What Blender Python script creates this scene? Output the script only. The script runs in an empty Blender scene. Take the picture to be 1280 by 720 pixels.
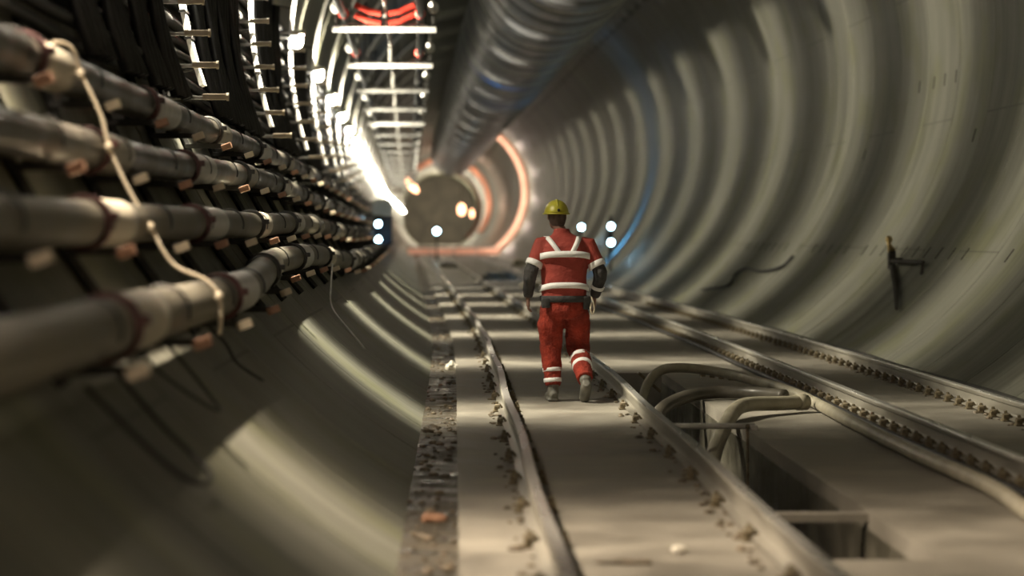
import bpy, bmesh, math, random
from mathutils import Vector, Matrix
random.seed(7)
PI = math.pi
sc = bpy.context.scene
COL = sc.collection

# ------------------------------------------------------------------ alignment
F_PX = 2740.0
CAM_H = 1.53
CX, CZ, RT = 2.38, 4.30, 5.10          # tunnel axis (relative to the straight track line) and inner radius
LAMP_Z = [11.6 + 7.2 * k for k in range(-2, 39)]
LAMP_Z[2] = 10.7

def slope(y):
    if y < 22: return 0.0
    if y < 40: return 0.021 * (y - 22) / 18.0
    if y < 148: return 0.021
    if y < 170: return 0.021 - 0.0083 * (y - 148) / 22.0
    return 0.0127
_tab = [0.0]
for i in range(1, 3400): _tab.append(_tab[-1] + slope(i * 0.1) * 0.1)
def S(y):
    """how far the curved tunnel has swung left at station y"""
    if y <= 0: return 0.0
    i = min(int(y * 10), 3398); f = y * 10 - i
    return _tab[i] * (1 - f) + _tab[i + 1] * f
def W(x, y, z): return Vector((x - S(y), y, z))
def ring_pt(deg, r): return CX + r * math.cos(math.radians(deg)), CZ + r * math.sin(math.radians(deg))
def frange(a, b, s):
    out = []; v = a
    while v < b - 1e-6: out.append(v); v += s
    out.append(b); return out

# ------------------------------------------------------------------ materials
def nt(name):
    m = bpy.data.materials.new(name); m.use_nodes = True
    t = m.node_tree; b = t.nodes['Principled BSDF']
    return m, t, b
def L(t, a, b): t.links.new(a, b)
def noise_mat(name, c1, c2, scale=6, rough=.6, rough2=None, metal=0, bump=.2, bdist=.01, stretch=(1,1,1), spec=.5):
    m, t, b = nt(name); N = t.nodes
    tc = N.new('ShaderNodeTexCoord'); mp = N.new('ShaderNodeMapping'); mp.inputs['Scale'].default_value = stretch
    L(t, tc.outputs['Object'], mp.inputs['Vector'])
    n1 = N.new('ShaderNodeTexNoise'); n1.inputs['Scale'].default_value = scale; n1.inputs['Detail'].default_value = 6
    L(t, mp.outputs[0], n1.inputs['Vector'])
    r = N.new('ShaderNodeValToRGB'); r.color_ramp.elements[0].position = .32; r.color_ramp.elements[1].position = .68
    r.color_ramp.elements[0].color = (*c1, 1); r.color_ramp.elements[1].color = (*c2, 1)
    L(t, n1.outputs['Fac'], r.inputs[0]); L(t, r.outputs[0], b.inputs['Base Color'])
    if rough2 is None: b.inputs['Roughness'].default_value = rough
    else:
        mr = N.new('ShaderNodeMapRange'); mr.inputs['To Min'].default_value = rough; mr.inputs['To Max'].default_value = rough2
        mr.inputs['From Min'].default_value = .35; mr.inputs['From Max'].default_value = .65
        L(t, n1.outputs['Fac'], mr.inputs['Value']); L(t, mr.outputs[0], b.inputs['Roughness'])
    b.inputs['Metallic'].default_value = metal
    b.inputs['Specular IOR Level'].default_value = spec
    n2 = N.new('ShaderNodeTexNoise'); n2.inputs['Scale'].default_value = scale * 6; n2.inputs['Detail'].default_value = 4
    L(t, mp.outputs[0], n2.inputs['Vector'])
    bp = N.new('ShaderNodeBump'); bp.inputs['Strength'].default_value = bump; bp.inputs['Distance'].default_value = bdist
    L(t, n2.outputs['Fac'], bp.inputs['Height']); L(t, bp.outputs[0], b.inputs['Normal'])
    return m
def emit(name, col, s):
    m, t, b = nt(name)
    b.inputs['Base Color'].default_value = (*col, 1)
    b.inputs['Emission Color'].default_value = (*col, 1); b.inputs['Emission Strength'].default_value = s
    return m

def lining_mat():
    """grey-olive precast concrete; every ring of segments has its own tone; staggered joints, stains running round the ring"""
    m, t, b = nt('lining_concrete'); N = t.nodes
    uv = N.new('ShaderNodeUVMap'); uv.uv_map = 'UVMap'
    sp = N.new('ShaderNodeSeparateXYZ'); L(t, uv.outputs[0], sp.inputs[0])
    def math_(op, a, bb=None, c=None):
        n = N.new('ShaderNodeMath'); n.operation = op
        for i, v in enumerate((a, bb, c)):
            if v is None: continue
            if isinstance(v, (int, float)): n.inputs[i].default_value = v
            else: L(t, v, n.inputs[i])
        return n.outputs[0]
    ring = math_('FLOOR', math_('DIVIDE', sp.outputs[1], 2.0))
    wn = N.new('ShaderNodeTexWhiteNoise'); wn.noise_dimensions = '1D'; L(t, ring, wn.inputs['W'])
    mp = N.new('ShaderNodeMapping'); mp.inputs['Scale'].default_value = (.18, 1.5, 1); L(t, uv.outputs[0], mp.inputs['Vector'])
    n1 = N.new('ShaderNodeTexNoise'); n1.inputs['Scale'].default_value = 1.0; n1.inputs['Detail'].default_value = 8; n1.inputs['Roughness'].default_value = .65
    L(t, mp.outputs[0], n1.inputs['Vector'])
    n3 = N.new('ShaderNodeTexNoise'); n3.inputs['Scale'].default_value = .9; n3.inputs['Detail'].default_value = 5; L(t, uv.outputs[0], n3.inputs['Vector'])
    r = N.new('ShaderNodeValToRGB'); e = r.color_ramp.elements
    e[0].position = .25; e[0].color = (.075, .076, .060, 1); e[1].position = .75; e[1].color = (.25, .25, .205, 1)
    L(t, n1.outputs['Fac'], r.inputs[0])
    tone = math_('ADD', math_('MULTIPLY', wn.outputs['Value'], .30), .85)
    mx = N.new('ShaderNodeMix'); mx.data_type = 'RGBA'; mx.blend_type = 'MULTIPLY'; mx.inputs[0].default_value = 1
    cmb = N.new('ShaderNodeCombineXYZ')
    for i in range(3): L(t, tone, cmb.inputs[i])
    L(t, r.outputs[0], mx.inputs[6]); L(t, cmb.outputs[0], mx.inputs[7])
    mpf = N.new('ShaderNodeMapping'); mpf.inputs['Scale'].default_value = (.35, 9, 1); L(t, uv.outputs[0], mpf.inputs['Vector'])
    nf = N.new('ShaderNodeTexNoise'); nf.inputs['Scale'].default_value = 1.0; nf.inputs['Detail'].default_value = 7; nf.inputs['Roughness'].default_value = .7; L(t, mpf.outputs[0], nf.inputs['Vector'])
    fine = N.new('ShaderNodeMapRange'); fine.inputs['From Min'].default_value = .3; fine.inputs['From Max'].default_value = .7; fine.inputs['To Min'].default_value = .74; fine.inputs['To Max'].default_value = 1.22
    L(t, nf.outputs['Fac'], fine.inputs['Value'])
    mxf = N.new('ShaderNodeMix'); mxf.data_type = 'RGBA'; mxf.blend_type = 'MULTIPLY'; mxf.inputs[0].default_value = 1
    cf = N.new('ShaderNodeCombineXYZ')
    for i in range(3): L(t, fine.outputs[0], cf.inputs[i])
    L(t, mx.outputs[2], mxf.inputs[6]); L(t, cf.outputs[0], mxf.inputs[7]); mx = mxf
    # yellow-green damp patches
    r3 = N.new('ShaderNodeValToRGB'); r3.color_ramp.elements[0].position = .48; r3.color_ramp.elements[1].position = .72
    L(t, n3.outputs['Fac'], r3.inputs[0])
    mx2 = N.new('ShaderNodeMix'); mx2.data_type = 'RGBA'; mx2.blend_type = 'MULTIPLY'
    L(t, r3.outputs[0], mx2.inputs[0]); L(t, mx.outputs[2], mx2.inputs[6]); mx2.inputs[7].default_value = (.86, .88, .62, 1)
    # joints between the segments of a ring, staggered
    off = math_('MULTIPLY', math_('MODULO', ring, 2.0), 2.1)
    u = math_('DIVIDE', math_('ADD', sp.outputs[0], off), 4.2)
    fr = math_('ABSOLUTE', math_('SUBTRACT', math_('FRACT', u), .5))
    ln = math_('LESS_THAN', fr, .0028)
    mx3 = N.new('ShaderNodeMix'); mx3.data_type = 'RGBA'; L(t, math_('MULTIPLY', ln, .6), mx3.inputs[0])
    L(t, mx2.outputs[2], mx3.inputs[6]); mx3.inputs[7].default_value = (.05, .045, .035, 1)
    L(t, mx3.outputs[2], b.inputs['Base Color'])
    mr = N.new('ShaderNodeMapRange'); mr.inputs['To Min'].default_value = .38; mr.inputs['To Max'].default_value = .7
    L(t, n1.outputs['Fac'], mr.inputs['Value']); L(t, mr.outputs[0], b.inputs['Roughness'])
    bp = N.new('ShaderNodeBump'); bp.inputs['Strength'].default_value = .25; bp.inputs['Distance'].default_value = .02
    L(t, n1.outputs['Fac'], bp.inputs['Height']); L(t, bp.outputs[0], b.inputs['Normal'])
    return m

M = {}
M['lining'] = lining_mat()
M['slab'] = noise_mat('slab_concrete', (.145, .132, .108), (.30, .278, .232), 1.6, .45, .8, bump=.35, bdist=.015)
M['slab_side'] = noise_mat('slab_side_concrete', (.2, .18, .13), (.34, .31, .24), 2.5, .75, bump=.4, bdist=.02)
M['mud'] = noise_mat('wet_mud', (.022, .019, .012), (.085, .07, .045), 3.5, .22, .75, bump=.8, bdist=.05)
M['rock'] = noise_mat('muddy_stone', (.06, .05, .03), (.20, .15, .095), 9, .5, bump=.5, bdist=.02)
M['palerock'] = noise_mat('pale_stone', (.6, .56, .45), (.8, .77, .68), 9, .6)
M['rail'] = noise_mat('rail_steel', (.20, .185, .15), (.36, .34, .29), 8, .35, .6, metal=.3, bump=.1, stretch=(1, .15, 1))
M['railhead'] = noise_mat('rail_running_surface', (.5, .49, .46), (.66, .64, .6), 6, .22, .4, metal=.7, bump=.05, stretch=(1, .1, 1))
M['clip'] = noise_mat('muddy_rail_clip', (.07, .055, .03), (.22, .18, .11), 20, .6, metal=.2)
M['pipe'] = noise_mat('pale_pipe', (.30, .27, .21), (.46, .42, .33), 3, .42, .6, bump=.15)
M['pipedark'] = noise_mat('dark_pipe', (.045, .040, .032), (.10, .09, .07), 3, .32, .5, bump=.15)
M['pipemid'] = noise_mat('mid_brown_pipe', (.095, .085, .065), (.18, .165, .125), 2, .45, .65, bump=.15)
M['rubber'] = noise_mat('black_cable', (.008, .008, .008), (.02, .019, .018), 5, .5, bump=.1)
M['pocket_hook'] = noise_mat('dark_pocket_shade_and_hook', (.02, .018, .014), (.05, .045, .035), 15, .8)  # dark of the bolt pockets' shade, shared by the wall hook
M['coupling'] = noise_mat('dark_red_coupling', (.045, .016, .015), (.10, .035, .03), 10, .5, metal=.2)
M['orange'] = noise_mat('brown_block', (.26, .13, .07), (.38, .21, .13), 10, .6)
M['galv'] = noise_mat('galvanised_steel', (.42, .41, .38), (.62, .61, .57), 8, .35, .6, metal=.4)
M['white'] = noise_mat('white_painted_steel', (.72, .72, .69), (.88, .88, .85), 5, .45, bump=.05)
M['beige'] = noise_mat('beige_block', (.55, .46, .32), (.72, .62, .46), 10, .6)
M['darksteel'] = noise_mat('dark_steel', (.025, .025, .024), (.06, .058, .052), 8, .5, metal=.4)
M['dimbar'] = noise_mat('dull_grey_steel', (.14, .14, .135), (.24, .24, .225), 6, .6)  # dim light on the white crossbars, put into a greyer colour
M['brass'] = noise_mat('brass_fitting', (.5, .36, .14), (.68, .52, .24), 8, .3, metal=.8)
M['duct'] = noise_mat('grey_duct_fabric', (.075, .078, .085), (.125, .13, .14), 2, .34, .5, bump=.3, bdist=.03)
M['hose'] = noise_mat('tan_hose', (.24, .22, .16), (.36, .33, .25), 5, .5, bump=.2)
M['redhose'] = noise_mat('red_hose', (.55, .04, .025), (.7, .07, .045), 5, .4)
M['rope'] = noise_mat('pale_rope', (.55, .47, .34), (.72, .64, .5), 30, .8)
M['archtint'] = noise_mat('warm_lit_steel', (.78, .42, .30), (.90, .54, .40), 3, .5)  # warm lamplight put into the colour of the steel
M['bulkhead'] = noise_mat('grey_bulkhead', (.12, .11, .1), (.22, .2, .17), .6, .6)
M['bulb'] = emit('lamp_glass', (1, .97, .86), 60)
M['blue'] = emit('blue_white_lamp_glass', (.50, .82, 1), 30)
M['warm'] = emit('warm_lamp_glass', (1, .50, .26), 7)
M['jacket'] = noise_mat('red_jacket_cloth', (.30, .045, .033), (.44, .068, .048), 7, .8, bump=.5, bdist=.015)
M['trouser'] = noise_mat('red_trouser_cloth', (.18, .018, .009), (.38, .038, .016), 9, .85, bump=.8, bdist=.02)
M['sleeve'] = noise_mat('dark_sleeve_cloth', (.03, .03, .032), (.07, .065, .062), 9, .8, bump=.5, bdist=.015)
M['reflect'] = noise_mat('white_reflective_tape', (.93, .92, .9), (.97, .96, .95), 30, .5, bump=.05)
M['helmet'] = noise_mat('yellow_helmet_shell', (.36, .33, .03), (.48, .44, .04), 5, .4, bump=.02)
M['skin'] = noise_mat('skin', (.20, .11, .08), (.28, .16, .12), 8, .6, bump=.05)
M['hair'] = noise_mat('dark_hair', (.05, .032, .024), (.10, .065, .05), 40, .7, stretch=(1, 1, .2))
M['boot'] = noise_mat('muddy_boot', (.10, .10, .085), (.20, .19, .16), 12, .6, bump=.4)
M['glove'] = noise_mat('dark_glove', (.05, .045, .035), (.10, .09, .07), 12, .7)

# ------------------------------------------------------------------ mesh helpers
def mesh_obj(name, verts, faces, mat, parent=None, origin=None, smooth=False, uvs=None, mats=None, fmi=None):
    o3 = Vector(origin) if origin is not None else Vector((0, 0, 0))
    me = bpy.data.meshes.new(name)
    me.from_pydata([tuple(Vector(v) - o3) for v in verts], [], faces)
    for mm in ([mat] if mats is None else mats): me.materials.append(mm)
    if fmi:
        for i, k in enumerate(fmi): me.polygons[i].material_index = k
    if uvs:
        ul = me.uv_layers.new(name='UVMap')
        for lp in me.loops: ul.data[lp.index].uv = uvs[lp.vertex_index]
    if smooth:
        for p in me.polygons: p.use_smooth = True
    me.validate(); me.update()
    bm = bmesh.new(); bm.from_mesh(me); bmesh.ops.recalc_face_normals(bm, faces=bm.faces); bm.to_mesh(me); bm.free()
    o = bpy.data.objects.new(name, me); COL.objects.link(o)
    if parent is not None: o.parent = parent
    else: o.location = o3
    return o
class MB:
    def __init__(s): s.v = []; s.f = []; s.mi = []
    def box(s, c, d, rot=None, mi=0, bev=0):
        b = len(s.v); c = Vector(c)
        if bev and min(d) > 2.2 * bev:
            bm = bmesh.new(); bmesh.ops.create_cube(bm, size=1)
            bmesh.ops.scale(bm, vec=d, verts=bm.verts)
            bmesh.ops.bevel(bm, geom=bm.edges[:], offset=bev, segments=2, affect='EDGES', profile=.6)
            bm.verts.index_update()
            for v in bm.verts:
                p = v.co.copy()
                if rot: p = rot @ p
                s.v.append(c + p)
            for f in bm.faces: s.f.append([b + v.index for v in f.verts]); s.mi.append(mi)
            bm.free(); return s
        for sx in (-.5, .5):
            for sy in (-.5, .5):
                for sz in (-.5, .5):
                    p = Vector((sx * d[0], sy * d[1], sz * d[2]))
                    if rot: p = rot @ p
                    s.v.append(c + p)
        for f in ((0,1,3,2),(4,6,7,5),(0,4,5,1),(2,3,7,6),(0,2,6,4),(1,5,7,3)):
            s.f.append([b + i for i in f]); s.mi.append(mi)
        return s
    def tube(s, pts, r, seg=10, mi=0, cap=True, flat=None, up=None):
        pts = [Vector(p) for p in pts]; n = len(pts)
        rs = r if isinstance(r, (list, tuple)) else [r] * n
        u = None; b = len(s.v)
        for i, p in enumerate(pts):
            t = (pts[min(i + 1, n - 1)] - pts[max(i - 1, 0)]).normalized()
            if u is None:
                a = Vector(up) if up is not None else (Vector((0, 0, 1)) if abs(t.z) < .9 else Vector((0, 1, 0)))
                u = (a - t * a.dot(t)).normalized()
            else: u = (u - t * u.dot(t)).normalized()
            w = t.cross(u)
            ra = rs[i] if not isinstance(rs[i], (tuple, list)) else rs[i][0]
            rb = rs[i] if not isinstance(rs[i], (tuple, list)) else rs[i][1]
            for k in range(seg):
                a = 2 * PI * k / seg
                s.v.append(p + u * (ra * math.cos(a)) + w * (rb * math.sin(a)))
        for i in range(n - 1):
            for k in range(seg):
                k2 = (k + 1) % seg
                s.f.append([b + i*seg + k, b + i*seg + k2, b + (i+1)*seg + k2, b + (i+1)*seg + k]); s.mi.append(mi)
        if cap:
            s.f.append([b + k for k in range(seg)][::-1]); s.mi.append(mi)
            s.f.append([b + (n-1)*seg + k for k in range(seg)]); s.mi.append(mi)
        return s
    def sphere(s, c, r, seg=16, rings=10, mi=0):
        c = Vector(c); rr = r if isinstance(r, (tuple, list)) else (r, r, r)
        b = len(s.v)
        s.v.append(c + Vector((0, 0, rr[2])))
        for i in range(1, rings):
            ph = PI * i / rings
            for k in range(seg):
                th = 2 * PI * k / seg
                s.v.append(c + Vector((rr[0]*math.sin(ph)*math.cos(th), rr[1]*math.sin(ph)*math.sin(th), rr[2]*math.cos(ph))))
        s.v.append(c - Vector((0, 0, rr[2])))
        last = len(s.v) - 1
        for k in range(seg):
            s.f.append([b, b+1+k, b+1+(k+1)%seg]); s.mi.append(mi)
            o = b + 1 + (rings-2)*seg
            s.f.append([last, o+(k+1)%seg, o+k]); s.mi.append(mi)
        for i in range(rings-2):
            for k in range(seg):
                a = b+1+i*seg
                s.f.append([a+k, a+seg+k, a+seg+(k+1)%seg, a+(k+1)%seg]); s.mi.append(mi)
        return s
    def loft(s, secs, seg=24, mi=0, pw=2.0):
        """secs: (cx, cy, z, rx, ry) horizontal superellipses"""
        b = len(s.v)
        for (cx, cy, z, rx, ry) in secs:
            for k in range(seg):
                a = 2*PI*k/seg; ca, sa = math.cos(a), math.sin(a)
                e = 2.0/pw
                s.v.append(Vector((cx + rx*math.copysign(abs(ca)**e, ca), cy + ry*math.copysign(abs(sa)**e, sa), z)))
        for i in range(len(secs)-1):
            for k in range(seg):
                k2 = (k+1) % seg
                s.f.append([b+i*seg+k, b+i*seg+k2, b+(i+1)*seg+k2, b+(i+1)*seg+k]); s.mi.append(mi)
        s.f.append([b+k for k in range(seg)][::-1]); s.mi.append(mi)
        s.f.append([b+(len(secs)-1)*seg+k for k in range(seg)]); s.mi.append(mi)
        return s
    def build(s, name, mat, parent=None, origin=None, smooth=False, mats=None):
        return mesh_obj(name, s.v, s.f, mat, parent, origin, smooth, mats=mats, fmi=s.mi if mats else None)
def tag(o, label=None, cat=None, group=None, kind=None):
    if label: o['label'] = label
    if cat: o['category'] = cat
    if group: o['group'] = group
    if kind: o['kind'] = kind
    return o
def empty(name, loc, label, cat, group=None):
    o = bpy.data.objects.new(name, None); COL.objects.link(o); o.location = loc
    o.empty_display_size = .1
    return tag(o, label, cat, group)
def copy_tree(o, parent=None):
    c = o.copy(); COL.objects.link(c); c.parent = parent
    for ch in list(o.children): copy_tree(ch, c)
    return c
ORD = ['first','second','third','fourth','fifth','sixth','seventh','eighth','ninth','tenth','eleventh','twelfth','thirteenth','fourteenth','fifteenth','sixteenth','seventeenth','eighteenth','nineteenth','twentieth']

# ------------------------------------------------------------------ setting: lining of the bore
def lining(name, a0, a1, y0, y1):
    ys = []
    y = y0
    while y < y1 - 1e-6:
        ys += [(y, 0), (y + .012, .014), (y + .03, .014), (y + .042, 0), (y + 1.0, 0)]; y += 2.0
    ys.append((y1, 0))
    angs = frange(a0, a1, 2.0); n = len(angs)
    v, f, uv = [], [], []
    for (y, g) in ys:
        for a in angs:
            x, z = ring_pt(a, RT + g)
            v.append(W(x, y, z)); uv.append((math.radians(a) * RT + 20, y))
    for i in range(len(ys) - 1):
        for k in range(n - 1):
            f.append([i*n+k, i*n+k+1, (i+1)*n+k+1, (i+1)*n+k])
    o = mesh_obj(name, v, f, M['lining'], uvs=uv, smooth=True)
    o.data.set_sharp_from_angle(angle=math.radians(20))
    md = o.modifiers.new('thick', 'SOLIDIFY'); md.thickness = .35; md.offset = -1 
    tag(o, kind='structure')
    return o
Y0, Y1 = -16.0, 300.0
wr = lining('wall_right', -63, 47, Y0, Y1)
ce = lining('ceiling', 47, 131, Y0, Y1)
wl = lining('wall_left', 131, 244, Y0, Y1)

# solidify must grow outwards: check which way and flip if needed
for o in (wr, ce, wl):
    p = o.data.polygons[len(o.data.polygons)//2]
    c = p.center; ax = Vector((CX - S(c.y), c.y, CZ))
    if p.normal.dot(ax - c) < 0:
        o.data.flip_normals()
end = MB()
end.tube([W(CX, Y1, CZ), W(CX, Y1 + .4, CZ)], RT + .3, 64)
tag(end.build('wall_far', M['bulkhead']), kind='structure')
end = MB(); end.tube([W(CX, Y0 - .4, CZ), W(CX, Y0, CZ)], RT + .3, 64)
tag(end.build('wall_near', M['bulkhead']), kind='structure')

# floor of the bore: two track slabs, the trench between them and the gutter on the left
def strip(mb, x0, x1, z0, z1, y0, y1, step=2.0, mi=0):
    ys = frange(y0, y1, step); b = len(mb.v)
    for y in ys:
        for (x, z) in ((x0, z0), (x1, z0), (x1, z1), (x0, z1)): mb.v.append(W(x, y, z))
    for i in range(len(ys) - 1):
        for k in range(4):
            a = b + i*4; k2 = (k+1) % 4
            mb.f.append([a+k, a+k2, a+4+k2, a+4+k]); mb.mi.append(mi)
    mb.f.append([b, b+3, b+2, b+1]); mb.mi.append(mi)
    e = b + (len(ys)-1)*4; mb.f.append([e, e+1, e+2, e+3]); mb.mi.append(mi)
fl = MB()
TX0, TX1 = 1.70, 2.28
strip(fl, .02, TX0, -.62, 0, Y0, Y1)
strip(fl, TX1, 5.22, -.62, 0, Y0, Y1)
strip(fl, TX0, TX1, -.60, -.0, Y0, 10.2)             # trench closed in front
strip(fl, TX0, TX1, -.06, -.015, 12.0, 12.1)         # thin cross bar
strip(fl, TX0, TX1, -.62, -.5, 10.2, 24.0)
strip(fl, TX0, TX1, -.60, -.0, 24.0, Y1)
floor = fl.build('floor', M['slab']); tag(floor, kind='structure')
gt = MB(); strip(gt, -.40, .05, -.6, -.055, Y0, Y1, 2.0)
gut = gt.build('floor_gutter', M['mud']); tag(gut, kind='structure')
M['trenchdark'] = noise_mat('dark_trench_concrete', (.05, .047, .035), (.13, .12, .09), 3, .3, .7, bump=.3)
for nm, xa, xb in (('trench_dark_strip_1', TX0, TX0+.008), ('trench_dark_strip_2', TX1-.008, TX1)):  # thin strips added to darken the trench walls
    q_ = MB(); strip(q_, xa, xb, -.5, -.10, 10.2, 24, 1.0); tag(q_.build(nm, M['trenchdark']), kind='structure')
# trench water and mud
tw = MB(); strip(tw, TX0, TX1, -.5, -.44, 10.2, 24, 1.0)
tag(tw.build('trench_mud', M['mud']), 'wet brown mud lying in the trench between the two tracks', 'mud', kind='stuff')

# gravel and muck in the gutter
gv = MB()
for i in range(300):
    y = 8 + 34 * random.random() ** 1.4; x = -.27 + .28 * random.random(); r = .010 + .028 * random.random() ** 2.5
    gv.sphere(W(x, y, -.05), (r, r * random.uniform(.8, 1.6), r * .6), 7, 5)
tag(gv.build('gutter_gravel', M['rock']), 'muddy gravel and grit lying in the wet gutter below the left wall', 'gravel', kind='stuff')
def stone(x, y, z, r, mat, label, seed):
    rnd = random.Random(seed); mb = MB(); mb.sphere((0, 0, 0), r, 12, 9)
    for v in mb.v:
        k = 1 + .22 * math.sin(v.x * 60 + seed) * math.cos(v.z * 45) + rnd.uniform(-.05, .05)
        v *= k
    o = mb.build('stone', mat, smooth=False); o.location = W(x, y, z)
    tag(o, label, 'stone'); return o
stone(1.08, 10.42, .018, (.042, .03, .022), M['palerock'], 'small white stone on the slab near the right rail of the left track', 3)
stone(-.12, 12.1, -.045, (.07, .13, .03), M['orange'], 'rust orange lump of rock in the dark gutter on the left', 4)
stone(-.02, 25.5, -.03, (.08, .14, .07), M['palerock'], 'pale yellow lump of rock further along the gutter', 5)
stone(-.18, 17.5, -.04, (.07, .10, .045), M['rock'], 'brown stone against the left wall in the gutter', 6)
stone(.30, 10.55, .008, (.06, .025, .012), M['rock'], 'flat dirt clod on the slab left of the left rail', 8)
stone(.80, 10.1, .008, (.13, .03, .012), M['rock'], 'long low dirt streak on the slab between the near rails', 9)

# ------------------------------------------------------------------ rails
def rail(name, X, y0, y1, label, group, sp, ph, wob=0):
    root = empty(name, W(X, y0, 0), label, 'rail', group)
    prof = [(-.065,0),(.065,0),(.065,.012),(.018,.026),(.011,.04),(.011,.105),(.034,.118),(.036,.140),(.030,.150),(-.030,.150),(-.036,.140),(-.034,.118),(-.011,.105),(-.011,.04),(-.018,.026),(-.065,.012)]
    ys = frange(y0, y1, .5); n = len(prof)
    def mk(pr, nm, mat):
        n = len(pr); v, f = [], []
        for y in ys:
            wx = wob * .012 * math.sin(y * .9 + X)
            for (px, pz) in pr: v.append(W(X + px + wx, y, pz + .012))
        for i in range(len(ys)-1):
            for k in range(n):
                k2 = (k+1) % n
                f.append([i*n+k, i*n+k2, (i+1)*n+k2, (i+1)*n+k])
        f.append(list(range(n))[::-1]); f.append([(len(ys)-1)*n+k for k in range(n)])
        return mesh_obj(nm, v, f, mat, root, root.location)
    mk(prof, 'rail_profile', M['rail'])
    tag(mk([(-.029,.1485),(.029,.1485),(.027,.153),(-.027,.153)], 'running_surface', M['railhead']), 'bright worn top of the rail')
    # fasteners
    c = MB()
    c.box((0, 0, .006), (.24, .12, .012), bev=.003)
    for s in (-1, 1):
        c.box((s*.085, 0, .03), (.05, .07, .04), bev=.008)
        c.tube([(s*.085, 0, .04), (s*.085, 0, .085)], .014, 6)
        c.tube([(s*.04, -.03, .034), (s*.06, -.035, .06), (s*.1, -.01, .055), (s*.1, .02, .055), (s*.06, .035, .06), (s*.04, .03, .034)], .009, 6)
    y = y0 + ph; first = None; i = 0
    while y < 62 and i < 98:
        if first is None: first = c.build('rail_clip', M['clip'], root); o = first
        else: o = first.copy(); COL.objects.link(o); o.parent = root
        o.location = W(X, y, 0) - root.location
        y += sp; i += 1
    return root
g1 = None
rail('rail', .45, 2, 144, 'left rail of the near track, left of the walking worker', g1, 1.36, .5, 1)
rail('rail', 1.55, 2, 144, 'right rail of the near track, just right of the walking worker', g1, 1.36, .7, 1)
rail('rail', 3.47, 6, 144, 'left rail of the far right track, beside the tan hose', g1, .42, .3)
rail('rail', 4.58, 6, 144, 'rail closest to the foot of the right tunnel wall', g1, .42, .4)

# muck piled along the rails
mk = MB()
for X, s in ((.45, -1), (1.55, -1), (3.47, -1), (4.58, -1), (4.58, 1)):
    for i in range(150):
        y = 8 + 38 * random.random() ** 1.5; r = .010 + .020 * random.random() ** 2
        mk.sphere(W(X + s * random.uniform(.05, .17), y, .004), (r * 1.2, r * 1.6, r * .7), 6, 4)
tag(mk.build('track_grit', M['rock']), 'brown grit and crumbs of dirt lying along the feet of the rails', 'grit', kind='stuff')

# ------------------------------------------------------------------ pipes on the left wall
def smooth_pts(keys, y):
    for i in range(len(keys)-1):
        if keys[i][0] <= y <= keys[i+1][0]:
            t = (y-keys[i][0])/(keys[i+1][0]-keys[i][0]); t = t*t*(3-2*t)
            return tuple(keys[i][k]*(1-t)+keys[i+1][k]*t for k in (1, 2))
    return keys[-1][1:] if y > keys[-1][0] else keys[0][1:]
PIPE = {
 1: [(0, -2.06, 2.36), (30, -2.12, 2.42), (200, -2.12, 2.42)],
 2: [(0, -1.93, 1.95), (12, -1.93, 1.97), (22, -1.96, 2.07), (34, -1.94, 1.98), (200, -1.94, 1.98)],
 3: [(0, -1.70, 1.55), (18, -1.70, 1.60), (24, -1.72, 1.64), (36, -1.70, 1.56), (200, -1.70, 1.56)],
 4: [(0, -1.35, 1.16), (13.5, -1.36, 1.165), (19.5, -1.54, 1.30), (23, -1.54, 1.30), (31, -1.42, 1.15), (200, -1.42, 1.15)],
}
PLAB = {1: 'topmost of the four pipes along the left wall, darkest, nearest the cable racks',
        2: 'second pipe from the top on the left wall, pale at its joints',
        3: 'third pipe from the top on the left wall, running at eye level',
        4: 'lowest pale pipe on the left wall, bending above the bare concrete'}
PR = {1: .105, 2: .105, 3: .105, 4: .115}
PH = {1: 10.6, 2: 11.6, 3: 10.1, 4: 8.6}
for i in (1, 2, 3, 4):
    root = empty('wall_pipe', W(PIPE[i][0][1], 2, PIPE[i][0][2]), PLAB[i], 'pipe', 'pipes on the left wall')
    # alternating dark and pale lengths
    cuts = []; y = PH[i]
    while y < 120: cuts += [y, y + 2.1]; y += 4.1
    edges = [2.0] + [c for c in cuts if c > 2] + [180.0]
    for k in range(len(edges)-1):
        pass
    mb = MB(); ys = frange(2.0, 180.0, .5)
    pts = [W(*((lambda q: (q[0], yy, q[1]))(smooth_pts(PIPE[i], yy)))) for yy in ys]
    mb.tube(pts, PR[i], 20)
    mb.build('pipe_barrel', M['pipedark'] if i < 3 else M['pipemid'], root, root.location, smooth=True)
    # pale sleeves at the joints
    for k in range(0, len(cuts)-1, 2):
        if cuts[k] > 75: break
        a, b_ = cuts[k], cuts[k] + (1.3 if k % 4 else .95)
        sl = MB(); sl.tube([W(*((lambda q: (q[0], yy, q[1]))(smooth_pts(PIPE[i], yy)))) for yy in frange(a, b_, .25)], PR[i] + .012, 20)
        tag(sl.build('joint_sleeve', M['galv'] if k % 4 else M['pipe'], root, root.location, smooth=True), 'paler sleeve around a pipe joint')
        for yy in (a,):
            cp = MB(); q = smooth_pts(PIPE[i], yy)
            cp.tube([W(q[0], yy-.035, q[1]), W(q[0], yy-.03, q[1]), W(q[0], yy+.03, q[1]), W(q[0], yy+.035, q[1])], [PR[i]+.014, PR[i]+.028, PR[i]+.028, PR[i]+.014], 20)
            cp.box(W(q[0]+PR[i]+.03, yy, q[1]+.03), (.05, .06, .04), bev=.006)
            cp.build('coupling', M['coupling'] if yy < 16 else M['darksteel'], root, root.location)

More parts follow.
